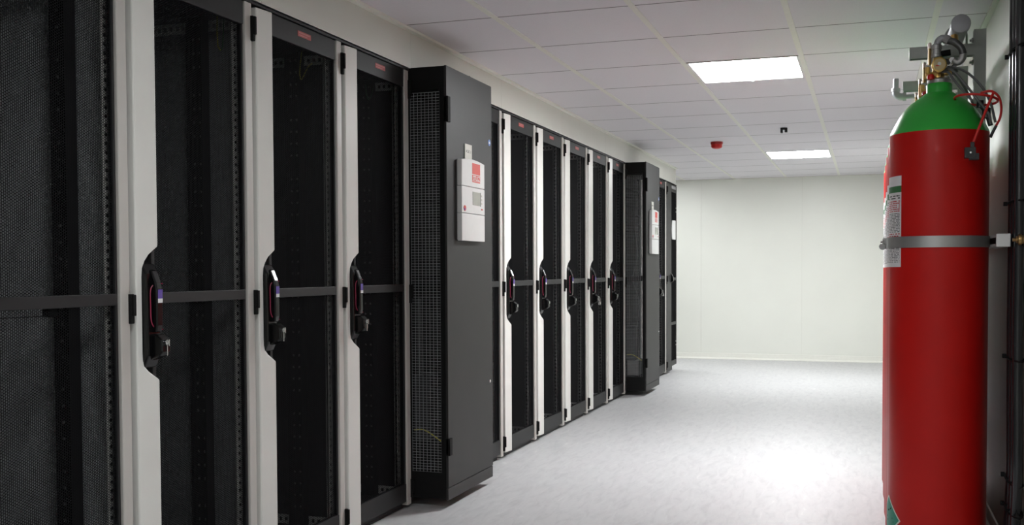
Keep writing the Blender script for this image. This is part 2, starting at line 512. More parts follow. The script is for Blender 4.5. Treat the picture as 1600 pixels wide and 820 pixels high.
def make_rack():
    t = empty('server_rack', (0, 0, 0), 'x', 'server rack', 'perforated-door server racks')
    D = -1.0
    # frame: dark header/plinth, uprights
    bm = boxes((D, -.03, .0, .6, 1.955, 1.985), (D, -.03, .0, .6, .012, .042),
               (-.075, -.03, .0, .035, .04, 1.955), (-.075, -.035, .578, .6, .04, 1.955),
               (D, D + .05, .0, .045, .04, 1.955), (D, D + .05, .555, .6, .04, 1.955),
               (-.06, -.03, .03, .57, 0, .012), (D + .03, D + .06, .03, .57, 0, .012))
    finish('frame', bm, M['dark_metal'], t, bevel=.003)
    for s in (0, 1):
        y = .002 if s == 0 else .592
        finish('side_panel', boxes((D + .05, -.075, y, y + .006, .042, 1.955)), M['side'], t)
    # punched uprights and depth bars (both sides, front)
    for s in (0, 1):
        bm = bmesh.new()
        yo = .544 if s else .036
        punched(bm, (-.045, yo, .05), (0, 1, 0), (0, 0, 1), (1, 0, 0), .034 if s else .022, 1.88, .025, .012, .010)
        ys = .578 if s else .036
        punched(bm, (-.045, ys, .05), (-1, 0, 0), (0, 0, 1), (0, 1, 0), .03, 1.88, .025, .009, .011)
        yb = .586 if s else .012
        for z in (.055, 1.895):
            punched(bm, (-.08, yb, z), (0, 0, 1), (-1, 0, 0), (0, 1, 0), .038, .84, .025, .014, .012)
        o = finish('punched_upright', bm, M['punched'], t)
        bm = boxes((-.235, -.155, .556 if s else .030, .572 if s else .044, .05, 1.94),
                   (-.160, -.155, .530 if s else .044, .556 if s else .07, .05, 1.94))
        y0, y1 = (.5545, .556) if s else (.044, .0455)
        for k in range(40):
            z = .09 + k * .0467
            for xx in (-.205, -.180):
                if (k * 7 + int(xx * -1000)) % 5 == 0: continue
                B(bm, xx - .0035, xx + .0035, y0, y1, z - .004, z + .004, 1)
        finish('mounting_rail', bm, None, t, mats=[M['flat_black'], M['punched_dim']])
        finish('rear_rail', boxes((-.90, -.83, .545 if s else .035, .56 if s else .05, .05, 1.94)), M['flat_black'], t)
    for (x, du, wd) in ((-.055, (0, 0, 1), .035), (-.40, (-1, 0, 0), .06)):
        finish('base_bar', punched(bmesh.new(), (x, .07, .055), du, (0, 1, 0), (1, 0, 0), wd, .46, .025, wd * .35, .012), M['punched'], t)
    # rear door
    bm = boxes((D - .02, D, .002, .05, .03, 1.98), (D - .02, D, .55, .598, .03, 1.98),
               (D - .02, D, .05, .55, .03, .10), (D - .02, D, .05, .55, 1.92, 1.98))
    rd = finish('rear_door', bm, M['dark_metal'], t)
    bm = bmesh.new(); bm.faces.new([bm.verts.new(p) for p in ((D - .01, .05, .1), (D - .01, .55, .1), (D - .01, .55, 1.92), (D - .01, .05, 1.92))])
    finish('rear_mesh', bm, M['perf'], rd)
    # top cap that rounds over above the door
    bm = bmesh.new()
    prism(bm, [(-.06, 1.985), (-.06, 1.992), (-.004, 1.992), (.004, 1.986), (.004, 1.978), (-.02, 1.978)], 'y', 0, .6)
    finish('top_cap', bm, M['dark_metal'], t)
    # front door
    bm = boxes((-.024, -.004, .095, .552, 1.900, 1.977), (-.024, -.004, .095, .552, .035, .118),
               (-.024, -.006, .543, .552, .118, 1.900), (-.024, -.002, .085, .100, .035, 1.977),
               (-.018, -.003, .100, .545, .986, 1.019))
    d = finish('door', bm, M['dark_metal'], t, bevel=.002)
    bm = sheet(-.012, .097, .545, .11, 1.905)
    finish('door_mesh', bm, M['perf'], d)
    # white lock strip with the notch for the handle
    N = [(.014, .035), (.093, .035), (.093, .766), (.075, .779), (.055, .793), (.043, .806), (.036, .824), (.035, .85),
         (.035, 1.065), (.037, 1.090), (.046, 1.110), (.060, 1.128), (.080, 1.143), (.093, 1.152), (.093, 1.972), (.014, 1.972)]
    bm = bmesh.new(); prism(bm, N, 'x', -.022, .008)
    for v in bm.verts:                      # stands a little prouder towards the mesh side
        if v.co.x > 0: v.co.x = .004 + .012 * (v.co.y - .014) / .079
    finish('lock_strip', bm, M['white_metal'], d, bevel=.004)
    finish('handle_recess', boxes((-.024, -.014, .034, .099, .765, 1.155)), M['recess'], d)
    handle_parts(d)
    # light edge post on the hinge side
    finish('hinge_post', boxes((-.03, .000, .556, .594, .018, 1.984)), M['post_metal'], t, bevel=.003)
    for z in (1.895, 1.02 - .045, .09):
        bm = boxes((-.010, .010, .586, .5995, z - .042, z + .042), (.008, .017, .588, .5995, z - .020, z + .040))
        finish('hinge', bm, M['flat_black'], t, bevel=.002)
    bm = boxes((-.004, -.0032, .285, .375, 1.936, 1.956, 0), (-.0033, -.0028, .292, .368, 1.948, 1.952, 1), (-.0033, -.0028, .292, .350, 1.940, 1.943, 1))
    finish('name_label', bm, None, d, mats=[M['red_label'], mat('label_print', (.45, .16, .15, 1), .5, noise=.05)])
    return t


def earth_wire(t, pts, m='yellow', r=.0022, name='earth_wire'):
    o = finish(name, tube(bmesh.new(), pts, r, 6), M[m], t, smooth=True)
    return o


Y0 = 2.9201
ry = [Y0 - 1.2, Y0 - .6, Y0, Y0 + .6]
row2 = [Y0 + 2.4095 + .6 * k for k in range(5)]
rack = make_rack()
RL = [
    (ry[0], 'server rack with broad mesh door and no lock strip in view, nearest the camera'),
    (ry[1], 'server rack with widest white lock strip and green-yellow wire loop inside its top'),
    (ry[2], 'server rack with white lock strip, second rack before the large cooling unit'),
    (ry[3], 'server rack touching the mesh side of the large grey cooling unit with white lock strip'),
    (row2[0] - .602, 'server rack with only a narrow slice of door showing behind the large cooling unit'),
    (row2[0], 'server rack with brightest white lock strip, first fully seen past the large cooling unit'),
    (row2[1], 'server rack with white lock strip, second of five past the large cooling unit'),
    (row2[2], 'server rack with white lock strip, middle one of five between the two cooling units'),
    (row2[3], 'server rack with keys dangling from its lock, between the two cooling units'),
    (row2[4], 'server rack with white lock strip standing against the smaller-looking far cooling unit'),
    (8.945, 'server rack hidden directly behind the far cooling unit'),
    (9.548, 'server rack with a narrow dark door between far cooling unit and end cabinet'),
]
RACKS = []
for k, (y, lab) in enumerate(RL):
    r = rack if k == 0 else dup(rack, (XF, y, 0), lab)
    r.location = (XF, y, 0); r['label'] = lab
    RACKS.append(r)
M['side_lit'] = mat('side_panel_lit', (.52, .53, .55, 1), .45, noise=.08, nscale=6)
M['side_half_lit'] = mat('side_panel_half_lit', (.22, .225, .235, 1), .45, noise=.08, nscale=6)
M['side_shaded'] = mat('side_panel_shaded', (.012, .012, .013, 1), .5, noise=.08, nscale=6)
for ids, mm in (((0,), 'side_lit'), ((1,), 'side_half_lit'), ((2, 3), 'side_shaded')):  # light and shade inside the near racks put into the panel colour
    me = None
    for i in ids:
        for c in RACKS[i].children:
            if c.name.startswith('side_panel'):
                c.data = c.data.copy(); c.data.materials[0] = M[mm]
# single keys standing in the three near locks
for r in RACKS[1:4]:
    door = [c for c in r.children if c.name.startswith('door')][0]
    bm = boxes((.0605, .0635, .0688, .0712, .838, .868), (.0605, .070, .0688, .0712, .866, .886))
    k = finish('key', bm, M['chrome'], door, bevel=.001)
# loops of earth wire inside the near racks
earth_wire(RACKS[1], [(-.10, .545, 1.95), (-.10, .543, 1.88), (-.10, .548, 1.835), (-.10, .560, 1.822)], 'yellow')
earth_wire(RACKS[1], [(-.10, .560, 1.822), (-.10, .572, 1.838), (-.10, .578, 1.89), (-.10, .584, 1.95)], 'green_wire')
earth_wire(RACKS[2], [(-.12, .50, 1.93), (-.12, .487, 1.87), (-.12, .485, 1.835), (-.12, .500, 1.826), (-.12, .545, 1.88), (-.12, .575, 1.90)], 'yellow')
earth_wire(RACKS[3], [(-.14, .455, 1.90), (-.14, .462, 1.86), (-.14, .48, 1.84), (-.14, .505, 1.86), (-.14, .53, 1.91)], 'green_wire')
earth_wire(RACKS[0], [(-.30, .10, .952), (-.24, .30, .956), (-.17, .50, .958)], 'rubber', .0015, 'thin_wire')
finish('cable_clip', boxes((-.19, -.165, .47, .50, .955, .985)), M['flat_black'], RACKS[0], bevel=.003)
# hanging bunches of keys
for (r, lab) in ((RACKS[8], 'small bunch of steel keys hanging from the fourth of five rack locks'),
                 (RACKS[11], 'small bunch of steel keys hanging beside the end cabinet')):
    y = r.location.y
    t = empty('key_bunch', (XF + .064, y + .07, .876), lab, 'keys')
    bm = bmesh.new()
    tube(bm, [(.004 + .0, .016 * math.cos(a), -.012 + .016 * math.sin(a)) for a in [2 * PI * i / 12 for i in range(13)]], .0016, 6, n=2)
    finish('key_ring', bm, M['chrome'], t, smooth=True)
    for q, a in enumerate((-.5, .1, .6)):
        bm = bmesh.new()
        c, s = math.cos(a), math.sin(a)
        pts = [(-.004, 0), (.004, 0), (.004, -.03), (-.004, -.033)]
        prism(bm, [(c * p[0] - s * p[1], -.026 + s * p[0] + c * p[1]) for p in pts], 'x', .002 + q * .003, .004 + q * .003)
        lathe(bm, [(.009, 0), (.009, .002)], .002 + q * .003, -.0, 14, axis='x', cz=-.03)
        finish('key', bm, M['chrome'], t)

# rack handle variant already carried by each copy; last rack's header label is darker in the far ones


# ---------------------------------------------------------------- cooling units
CXF = .18     # how far the front stands out of the rack fronts


def wire_grille(bm, y, x0, x1, z0, z1, p=.0126, r=.0008):
    n = int((x1 - x0) / .018)
    for i in range(n + 1):
        x = x0 + (x1 - x0) * i / n
        B(bm, x - r, x + r, y - r, y + r, z0, z1)
    n = int((z1 - z0) / p)
    for i in range(n + 1):
        z = z0 + (z1 - z0) * i / n
        B(bm, x0, x1, y - .0025, y - .0025 + 2 * r, z - r, z + r)


def make_cooler(label):
    W = .560
    t = empty('cooling_unit', (XF, 0, 0), label, 'cooling unit', 'grey in-row cooling units')
    # body between the racks
    bm = boxes((-1.0, -.02, 0.004, W - .004, .06, 1.99), (-.98, -.95, .03, W - .03, 0, .06), (-.10, -.06, .05, W - .05, 0, .06))
    finish('body', bm, M['flat_black'], t, bevel=.003)
    # projecting frame
    bm = boxes((-.02, CXF - .012, .002, W - .002, 1.895, 1.994), (-.02, CXF - .012, .002, W - .002, .045, .165),
               (CXF - .035, CXF - .012, .002, .025, .165, 1.895), (-.02, .000, .002, .02, .165, 1.895),
               (CXF - .035, CXF - .012, W - .025, W - .002, .165, 1.895), (-.02, .000, W - .02, W - .002, .165, 1.895),
               (-.02, CXF - .03, .012, .020, .985, 1.025), (-.02, CXF - .03, W - .02, W - .012, .985, 1.025))
    finish('frame', bm, M['flat_black'], t)
    for y in (.006, W - .006):
        bm = bmesh.new(); wire_grille(bm, y, .000, CXF - .036, .165, 1.880)
        finish('side_grille', bm, M['wire'], t)
    # fans and coil inside, behind the grille
    bm = boxes((-.018, -.008, .03, W - .03, .17, 1.88))
    for k in range(18):
        B(bm, -.008, .012, .04, W - .04, .55 + k * .072, .553 + k * .072)
    finish('coil', bm, M['flat_black'], t)
    bm = boxes((-.01, .07, .04, .14, .30, .60), (.0, .02, .05, .07, .60, .95))
    finish('drain_box', bm, M['side'], t, bevel=.004)
    finish('yellow_cable', tube(bmesh.new(), [(.005, .016, .352), (.05, .018, .353), (.09, .018, .335), (.135, .02, .305)], .003, 8), M['yellow'], t, smooth=True)
    # front panel with skirt
    bm = boxes((CXF - .012, CXF, 0, W, .098, 1.996))
    fp = finish('front_panel', bm, M['cooler'], t, bevel=.002)
    finish('skirt', boxes((CXF - .012, CXF - .001, 0, W, .040, .095)), M['cooler'], t, bevel=.002)
    for z0, z1 in ((1.745, 1.860), (.243, .322)):
        finish('hinge', boxes((CXF - .02, CXF + .008, .0, .030, z0, z1)), M['flat_black'], fp, bevel=.002)
    finish('quarter_turn_lock', lathe(bmesh.new(), [(.008, 0), (.008, .004), (.005, .006)], CXF, W - .045, 16, axis='x', cz=.527), M['chrome'], fp, smooth=True)
    finish('top_stud', lathe(bmesh.new(), [(.008, 0), (.008, .010)], CXF - .02, .31, 12, axis='z', cz=1.994), M['flat_black'], t)
    bm = lathe(bmesh.new(), [(.016, 0), (.016, .0006)], CXF, W - .032, 24, axis='x', cz=1.713)
    B(bm, CXF + .0006, CXF + .0012, W - .040, W - .024, 1.708, 1.718, 1)
    finish('round_sticker', bm, None, fp, mats=[M['blue'], M['plastic_white']])
    # white control panel, three plates with a softly arched top
    XP = CXF + .028
    y0, y1 = .107, .392
    bm = boxes((CXF, CXF + .010, y0 + .006, y1 - .004, 1.222, 1.585))
    cp = finish('control_panel', bm, M['plastic_edge'], t)
    arch = [(y1 - (y1 - y0) * k / 10, 1.590 + .010 * math.sin(PI * k / 10)) for k in range(11)]
    bm = bmesh.new()
    prism(bm, [(y0, 1.4705), (y1, 1.4705)] + arch, 'x', CXF + .004, XP)
    finish('top_plate', bm, M['plastic_white'], cp, bevel=.004)
    finish('screen_plate', boxes((CXF + .004, XP, y0, y1, 1.3455, 1.4685)), M['plastic_white'], cp, bevel=.003)
    finish('bottom_plate', boxes((CXF + .004, XP, y0, y1, 1.217, 1.3435)), M['plastic_white'], cp, bevel=.003)
    bm = boxes((XP, XP + .0006, .234, .332, 1.532, 1.583, 0), (XP, XP + .0006, .234, .332, 1.494, 1.528, 0),
               (XP + .0006, XP + .0010, .234, .332, 1.4985, 1.5005, 1))
    text_bm(bm, 'STULZ', .030, (XP + .0008, .283, 1.5035), (0, 1, 0), (0, 0, 1), 1, .0006)
    finish('maker_logo', bm, None, cp, mats=[M['logo_red'], M['plastic_white']])
    bm = boxes((XP - .001, XP + .0015, .238, .332, 1.387, 1.449, 0), (XP, XP + .0022, .330, .334, 1.385, 1.450, 1))
    finish('display', bm, None, cp, mats=[M['screen'], M['ink']])
    bm = boxes(*[(XP, XP + .002, .345, .362, z, z + .010, 0) for z in (1.430, 1.412, 1.394)])
    finish('buttons', bm, M['card'], cp, bevel=.001)
    finish('red_button', boxes((XP, XP + .002, .345, .362, 1.368, 1.374)), M['logo_red'], cp)
    bm = lathe(bmesh.new(), [(.013, 0), (.013, .002)], XP, .140, 20, axis='x', cz=1.367)
    B(bm, XP + .002, XP + .003, .130, .140, 1.357, 1.367, 1)
    finish('round_badge', bm, None, cp, mats=[M['logo_red'], M['purple']])
    # paper tag tucked behind the panel's top edge
    bm = boxes((CXF + .001, CXF + .004, .205, .290, 1.560, 1.672, 0))
    text_bm(bm, 'ACRC 1', .019, (CXF + .0042, .2475, 1.632), (0, 1, 0), (0, 0, 1), 1)
    finish('paper_tag', bm, None, cp, mats=[M['card'], M['ink']])
    return t


cooler = make_cooler('large grey cooling unit, nearer the camera, with white control panel on its front')
cooler.location = (XF, 4.126, 0)
cooler2 = dup(cooler, (XF, 8.334, 0), 'grey cooling unit farther down the row, beyond the five racks with white strips')
# equipment seen lit inside the far unit
finish('condensate_tray', boxes((.0, .10, .05, .30, .17, .30)), M['punched_dim'], cooler2, bevel=.004)
finish('pipe_bend', tube(bmesh.new(), [(.10, .05, 1.75), (.06, .08, 1.5), (.09, .06, 1.2), (.05, .06, 1.0), (.10, .07, .8), (.08, .05, .5)], .004, 10), M['hose'], cooler2, smooth=True)

# ---------------------------------------------------------------- end cabinet
t = empty('end_cabinet', (XF, 10.165, 0), 'dark cabinet closing the far end of the row, white box behind its door', 'cabinet')
bm = boxes((-1.0, -.02, .004, .556, 1.95, 1.98), (-1.0, -.02, .004, .556, .05, .08), (-1.0, -.02, .004, .012, .08, 1.95),
           (-1.0, -.02, .548, .556, .08, 1.95), (-1.0, -.98, .012, .548, .08, 1.95), (-.08, -.04, .06, .50, 0, .05), (-.96, -.92, .06, .50, 0, .05))
finish('body', bm, M['dark_metal'], t)
finish('solid_front', boxes((-.02, .0, .004, .240, .02, 1.985)), M['cooler'], t, bevel=.003)
bm = boxes((-.02, -.002, .244, .262, .06, 1.98), (-.02, -.002, .536, .556, .06, 1.98), (-.02, -.002, .262, .536, 1.90, 1.98), (-.02, -.002, .262, .536, .06, .11),
           (-.015, -.004, .262, .536, .965, .995), (-.015, -.004, .262, .536, .492, .522))
d = finish('door', bm, M['cooler'], t, bevel=.002)
bm = sheet(-.012, .26, .54, .10, 1.905)
finish('door_mesh', bm, M['perf'], d)
bm = bmesh.new()
prism(bm, [(.003, 1.045), (.020, 1.02), (.030, .99), (.030, .96), (.003, .945)], 'y', .205, .235)
finish('handle', bm, M['black'], t, bevel=.003)
finish('name_label', boxes((-.002, -.001, .27, .50, 1.935, 1.965)), M['plastic_edge'], d)
bm = bmesh.new()
prism(bm, [(.285, 1.40), (.46, 1.40), (.46, 1.605), (.29, 1.600), (.272, 1.56), (.266, 1.50), (.272, 1.43)], 'x', -.003, .006)
finish('white_box', bm, M['plastic_white'], d, bevel=.003)
bm = bmesh.new()
for z in (1.70, 1.74, .27, .31): lathe(bm, [(.006, 0), (.006, .004)], -.001, .50, 12, axis='x', cz=z)
finish('indicator', bm, M['plastic_white'], d)
finish('top_plate', boxes((-1.0, 0, .0, .56, 1.985, 1.990)), M['flat_black'], t)

# ---------------------------------------------------------------- gas cylinders
CR, CXC = .165, .233
CYS = [3.80 + .352 * k for k in range(5)]


def curved_patch(bm, uvl, cx, cy, r, a0, a1, z0, z1, n=16, mi=0):
    prev = None
    for k in range(n + 1):
        a = a0 + (a1 - a0) * k / n
        c, s = math.cos(a), math.sin(a)
        vs = (bm.verts.new((cx + r * c, cy + r * s, z0)), bm.verts.new((cx + r * c, cy + r * s, z1)))
        if prev:
            f = bm.faces.new((prev[0], vs[0], vs[1], prev[1])); f.material_index = mi
            us = ((k - 1) / n, k / n)
            for l, uvv in zip(f.loops, ((us[0], 0), (us[1], 0), (us[1], 1), (us[0], 1))): l[uvl].uv = uvv
        prev = vs


def arc(c, r, a0, a1, n, plane='xz', z=0):
    return [(c[0] + r * math.cos(a0 + (a1 - a0) * k / n), c[1], c[2] + r * math.sin(a0 + (a1 - a0) * k / n)) for k in range(n + 1)]


def make_cylinder(label):
    t = empty('gas_cylinder', (0, 0, 0), label, 'gas cylinder', 'tall red fire-suppression cylinders')
    body = [(.135, .0), (.150, .004), (.160, .014), (CR, .035), (CR, 1.545), (CR, 1.552)]
    b = finish('body', lathe(bmesh.new(), body, 0, 0, 96), M['red_paint'], t, smooth=True)
    zs = 1.552; H = .150
    prof = [(CR, zs)]
    for h, q in ((.04, .985), (.10, .95), (.18, .90), (.26, .85), (.34, .797), (.43, .735), (.52, .665), (.60, .59), (.68, .50), (.75, .41),
                 (.81, .30), (.87, .20), (.93, .10), (.98, .03)):
        prof.append((.046 + (CR - .046) * q, zs + .002 + (H - .004) * h))
    prof += [(.043, zs + .147), (.043, zs + .176), (.040, zs + .180), (.01, zs + .180)]
    finish('shoulder', lathe(bmesh.new(), prof, 0, 0, 96), M['green_paint'], t, smooth=True)
    # label and hazard diamond on the aisle side
    bm = bmesh.new(); uvl = bm.loops.layers.uv.new('UVMap')
    curved_patch(bm, uvl, 0, 0, CR + .0006, PI * 1.00, PI * 1.222, 1.087, 1.405)
    finish('printed_label', bm, M['print_label'], t, smooth=True)
    bm = bmesh.new()
    hh = .078; ac = PI * 1.085; n = 12
    for sc_, rr, mi in ((1, .0006, 1), (.9, .0010, 0)):
        for i in range(n):
            f0, f1 = -1 + 2 * i / n, -1 + 2 * (i + 1) / n
            w0, w1 = hh * sc_ * (1 - abs(f0)), hh * sc_ * (1 - abs(f1))
            vs = []
            for f, ww in ((f0, -w0), (f1, -w1), (f1, w1), (f0, w0)):
                a = ac + f * hh * sc_ / CR
                vs.append(((CR + rr) * math.cos(a), (CR + rr) * math.sin(a), .195 + ww))
            uniq = []
            for v in vs:
                if v not in uniq: uniq.append(v)
            if len(uniq) > 2: bm.faces.new([bm.verts.new(v) for v in uniq]).material_index = mi
    # little cylinder mark and two printed lines
    def strip(a0, a1, z0, z1, z2, z3):
        bm.faces.new([bm.verts.new(((CR + .0014) * math.cos(a), (CR + .0014) * math.sin(a), z)) for a, z in ((a0, z0), (a1, z1), (a1, z2), (a0, z3))]).material_index = 2
    strip(ac - .02, ac + .14, .214, .226, .232, .220)
    strip(ac - .1, ac + .2, .192, .192, .197, .197)
    strip(ac - .06, ac + .24, .180, .180, .185, .185)
    finish('hazard_label', bm, None, t, mats=[M['teal'], M['card'], M['flat_black']])
    # valve
    z = zs + .180
    bm = lathe(bmesh.new(), [(.037, z - .004), (.040, z + .003), (.040, z + .012), (.030, z + .018), (.022, z + .020)], 0, 0, 32)
    finish('neck_ring', bm, M['zinc'], t, smooth=True)
    bm = lathe(bmesh.new(), [(.020, z + .016), (.020, z + .05), (.017, z + .055), (.017, z + .09), (.012, z + .10)], -.004, 0, 20)
    tube(bm, [(-.004, 0, z + .035), (-.046, -.004, z + .035)], .009, 12, smooth=False)
    tube(bm, [(-.004, 0, z + .035), (.040, 0, z + .038)], .009, 12, smooth=False)
    tube(bm, [(-.040, -.004, z + .018), (-.040, -.004, z + .060)], .0085, 6, smooth=False)
    v = finish('valve', bm, M['brass'], t, smooth=True)
    bm = lathe(bmesh.new(), [(.004, .03), (.023, .03), (.025, .026), (.025, -.002), (.022, -.004), (.001, -.002)], -.004, -.055, 32, axis='y', cz=z + .058)
    tube(bm, [(-.004, -.03, z + .058), (-.004, 0, z + .058)], .007, 10, smooth=False)
    g = finish('pressure_gauge', bm, M['brass'], t, smooth=True)
    bm = lathe(bmesh.new(), [(.020, .0), (.020, -.0010)], -.004, -.059, 28, axis='y', cz=z + .058)
    lathe(bm, [(.006, -.001), (.006, -.003)], -.004, -.059, 14, mi=1, axis='y', cz=z + .060)
    B(bm, -.016, -.004, -.0612, -.0602, z + .052, z + .055, 2)
    finish('gauge_face', bm, None, g, mats=[mat('dial', (.55, .42, .22, 1), .3, noise=.05), M['plastic_white'], M['red_plastic']])
    bm = lathe(bmesh.new(), [(.001, 0), (.012, .002), (.013, .012), (.009, .020), (.001, .022)], -.030, -.030, 16, cz=z + .010)
    finish('safety_cap', bm, M['red_plastic'], t, smooth=True)
    bm = lathe(bmesh.new(), [(.016, 0), (.018, .002), (.018, .012), (.0165, .013), (.0165, .03), (.018, .031), (.018, .044), (.012, .048)], -.010, .0, 24, cz=z + .092)
    finish('actuator', bm, M['zinc'], t, smooth=True)
    bm = tube(bmesh.new(), [(.004, .0, z + .105), (.036, .0, z + .108)], .011, 12, smooth=False)
    finish('coupling', bm, M['flat_black'], t, smooth=True)
    bm = tube(bmesh.new(), [(.010, -.010, z + .075), (.030, -.010, z + .06), (.050, -.010, z + .078)], .004, 8)
    lathe(bm, [(.010, -.004), (.011, 0), (.010, .005)], .040, -.02, 6, axis='y', cz=z + .078)
    finish('pilot_fitting', bm, M['chrome'], t, smooth=True)
    bm = tube(bmesh.new(), [(-.032, .01, z + .07), (-.032, .01, z + .145)], .0055, 10, smooth=False)
    lathe(bm, [(.0065, 0), (.0065, .018), (.003, .021)], -.032, .01, 12, mi=1, cz=z + .128)
    finish('burst_disc_stem', bm, None, t, mats=[M['bronze'], mat('pale_cap', (.75, .62, .55, 1), .35, metal=.6, noise=.03)], smooth=True)
    return t


CL = ['large red gas cylinder with green shoulder, frontmost of the row on the right',
      'red gas cylinder second in the row, mostly hidden by the frontmost one',
      'red gas cylinder in the middle of the row of five',
      'red gas cylinder fourth in the row, next to last towards the far wall',
      'red gas cylinder last in the row, nearest the far wall']
cyl = make_cylinder(CL[0])
for k, y in enumerate(CYS):
    c = cyl if k == 0 else dup(cyl, (0, 0, 0), CL[k], skip=('pressure_gauge', 'hazard_label'))
    c.location = (CXC, y, 0); c['label'] = CL[k]
    if k: c.rotation_euler = (0, 0, 0)

# manifold pipe with outlet
MZ, MX = 1.933, .300
t = empty('manifold_pipe', (MX, 3.77, MZ), 'thick grey steel manifold pipe above the red cylinders', 'pipe')
bm = bmesh.new()
lathe(bm, [(.026, 0), (.031, .002), (.033, .006), (.033, .035), (.0305, .036), (.0305, .10), (.0305, 1.5)], 0, 0, 40, axis='y')
finish('pipe', bm, M['pipe'], t, smooth=True)
bm = bmesh.new()
YO = 5.28 - 3.77
lathe(bm, [(.035, -.05), (.035, .035), (.02, .04)], 0, YO, 28, axis='y')
finish('end_tee', bm, M['pipe'], t, smooth=True)
bm = bmesh.new()
tube(bm, [(0, YO, 0), (-.14, YO, 0)], .011, 12, smooth=False)
tube(bm, [(-.135, YO, 0), (-.160, YO, .002), (-.176, YO, .014), (-.178, YO, .034)], .018, 16)
lathe(bm, [(.022, 0), (.022, .016)], -.178, YO, 20, cz=.026)
lathe(bm, [(.022, 0), (.022, .016)], -.145, YO, 20, axis='x', cz=0)
lathe(bm, [(.014, 0), (.014, .055)], -.178, YO, 20, cz=.035)
finish('outlet_elbow', bm, M['pipe'], t, smooth=True)

# discharge hoses: valve outlet up and over into the manifold
for k, y in enumerate(CYS):
    z = 1.552 + .18
    x = CXC - .010 - MX
    t = empty('discharge_hose', (MX, y, MZ), ['steel discharge hose looping from frontmost cylinder valve to manifold',
              'steel discharge hose behind the frontmost one', 'steel discharge hose over the middle cylinder',
              'steel discharge hose over the fourth cylinder', 'steel discharge hose over the last cylinder'][k], 'hose', 'discharge hoses between valves and manifold')
    dz = z - MZ
    bm = tube(bmesh.new(), [(x, 0, dz + .128), (x + .001, 0, dz + .134), (x + .006, -.002, dz + .150), (x + .018, -.006, dz + .158), (x + .030, -.010, dz + .152)], .0125, 16)
    finish('elbow', bm, M['pipe'], t, smooth=True)
    bm = tube(bmesh.new(), [(x + .026, -.010, dz + .156), (x + .040, -.014, dz + .146)], .0155, 8, smooth=False)
    finish('union_nut', bm, M['zinc'], t, smooth=True)
    bm = tube(bmesh.new(), [(x + .036, -.014, dz + .148), (x + .058, -.020, dz + .138), (x + .078, -.024, dz + .118), (x + .086, -.024, dz + .095)], .0125, 14)
    finish('upper_hose', bm, M['hose'], t, smooth=True)
    bm = tube(bmesh.new(), [(x + .086, -.024, dz + .098), (x + .082, -.024, dz + .078), (x + .068, -.022, dz + .068), (x + .056, -.018, dz + .078)], .012, 14)
    finish('lower_hose', bm, M['zinc'], t, smooth=True)
    bm = tube(bmesh.new(), [(x + .058, .010, dz + .168), (x + .060, .004, dz + .145)], .013, 8, smooth=False)
    finish('manifold_nipple', bm, M['brass'], t, smooth=True)

# strut frames between the cylinders: upright + arm under the manifold
for k, y in enumerate((3.976, 4.680)):
    t = empty('strut_bracket', (.38, y, 0), ['galvanised channel upright with arm behind the frontmost cylinder valve',
              'galvanised channel upright with arm farther back, beside the pipe elbow'][k], 'bracket', 'channel brackets carrying the manifold')
    s, th = .0205, .003
    bm = boxes((-s, s, s - th, s, 0.0, 1.95), (-s, -s + th, -s, s - th, 0, 1.95), (s - th, s, -s, s - th, 0, 1.95),
               (-s + th, -s + .010, -s, -s + th, 0, 1.95), (s - .010, s - th, -s, -s + th, 0, 1.95), (-s + .010, s - .010, -s + .001, -s + .003, 0, 1.95))
    finish('upright', bm, M['zinc_dark'], t)
    zc = 1.8785 + (.0 if k == 0 else .0)
    bm = boxes((-.24, -s, -s, s, zc + s - th, zc + s), (-.24, -s, -s, -s + th, zc - s, zc + s - th), (-.24, -s, s - th, s, zc - s, zc + s - th), (-.242, -.239, -s, s, zc - s, zc + s))
    finish('arm', bm, M['zinc_dark'], t)
    finish('base_plate', boxes((-.035, .035, -.035, .035, 0, .006)), M['zinc'], t)
    for zz in (zc + .035, zc - .045):
        bm = lathe(bmesh.new(), [(.010, 0), (.010, -.007), (.005, -.0072), (.005, -.014)], -s, -.0, 6, axis='x', cz=zz)
        finish('bolt', bm, M['zinc'], t)
    # saddle clamp round the manifold
    bm = bmesh.new()
    mx = MX - .38
    tube(bm, [(mx - .036, 0, zc + s)] + [(mx + .036 * math.cos(a), 0, MZ + .036 * math.sin(a)) for a in [PI - PI * q / 10 for q in range(11)]] + [(mx + .036, 0, zc + s)], .004, 8, n=3)
    finish('pipe_clamp', bm, M['zinc'], t, smooth=True)

# wall channel with white end cap, and the strap round the frontmost cylinder
ZR = 1.173
t = empty('wall_channel', (.4185, 3.57, ZR), 'horizontal steel channel along the wall behind the cylinders, white end cap', 'channel')
s = .0205
bm = boxes((-s, s, .008, 1.9, s - .003, s), (-s, s, .008, 1.9, -s, -s + .003), (s - .003, s, .008, 1.9, -s + .003, s - .003), (-s, -s + .003, .008, 1.9, -s + .003, -s + .010), (-s, -s + .003, .008, 1.9, s - .010, s - .003))
finish('channel', bm, M['zinc_dark'], t)
finish('end_cap', boxes((-s - .001, s + .001, -.004, .010, -s - .001, s + .001)), M['plastic_white'], t, bevel=.002)
t = empty('wall_anchor', (.441, 3.53, ZR), 'round bronze wall fixing beside the white end cap', 'fixing')
bm = lathe(bmesh.new(), [(.006, 0), (.006, .010), (.011, .010), (.011, .016), (.017, .016), (.0185, .020), (.0185, .026), (.014, .028), (.014, .034), (.0175, .036), (.0175, .042), (.008, .044), (.008, .051)], 0, 0, 28, axis='x')
finish('anchor', bm, M['bronze'], t, smooth=True)
bm = bmesh.new()
R1, R2, hz = CR + .0015, CR + .0040, .0195
prev = None
arcs = [PI * 1.02 + (2 * PI - .10 - PI * 1.02) * k / 48 for k in range(49)]
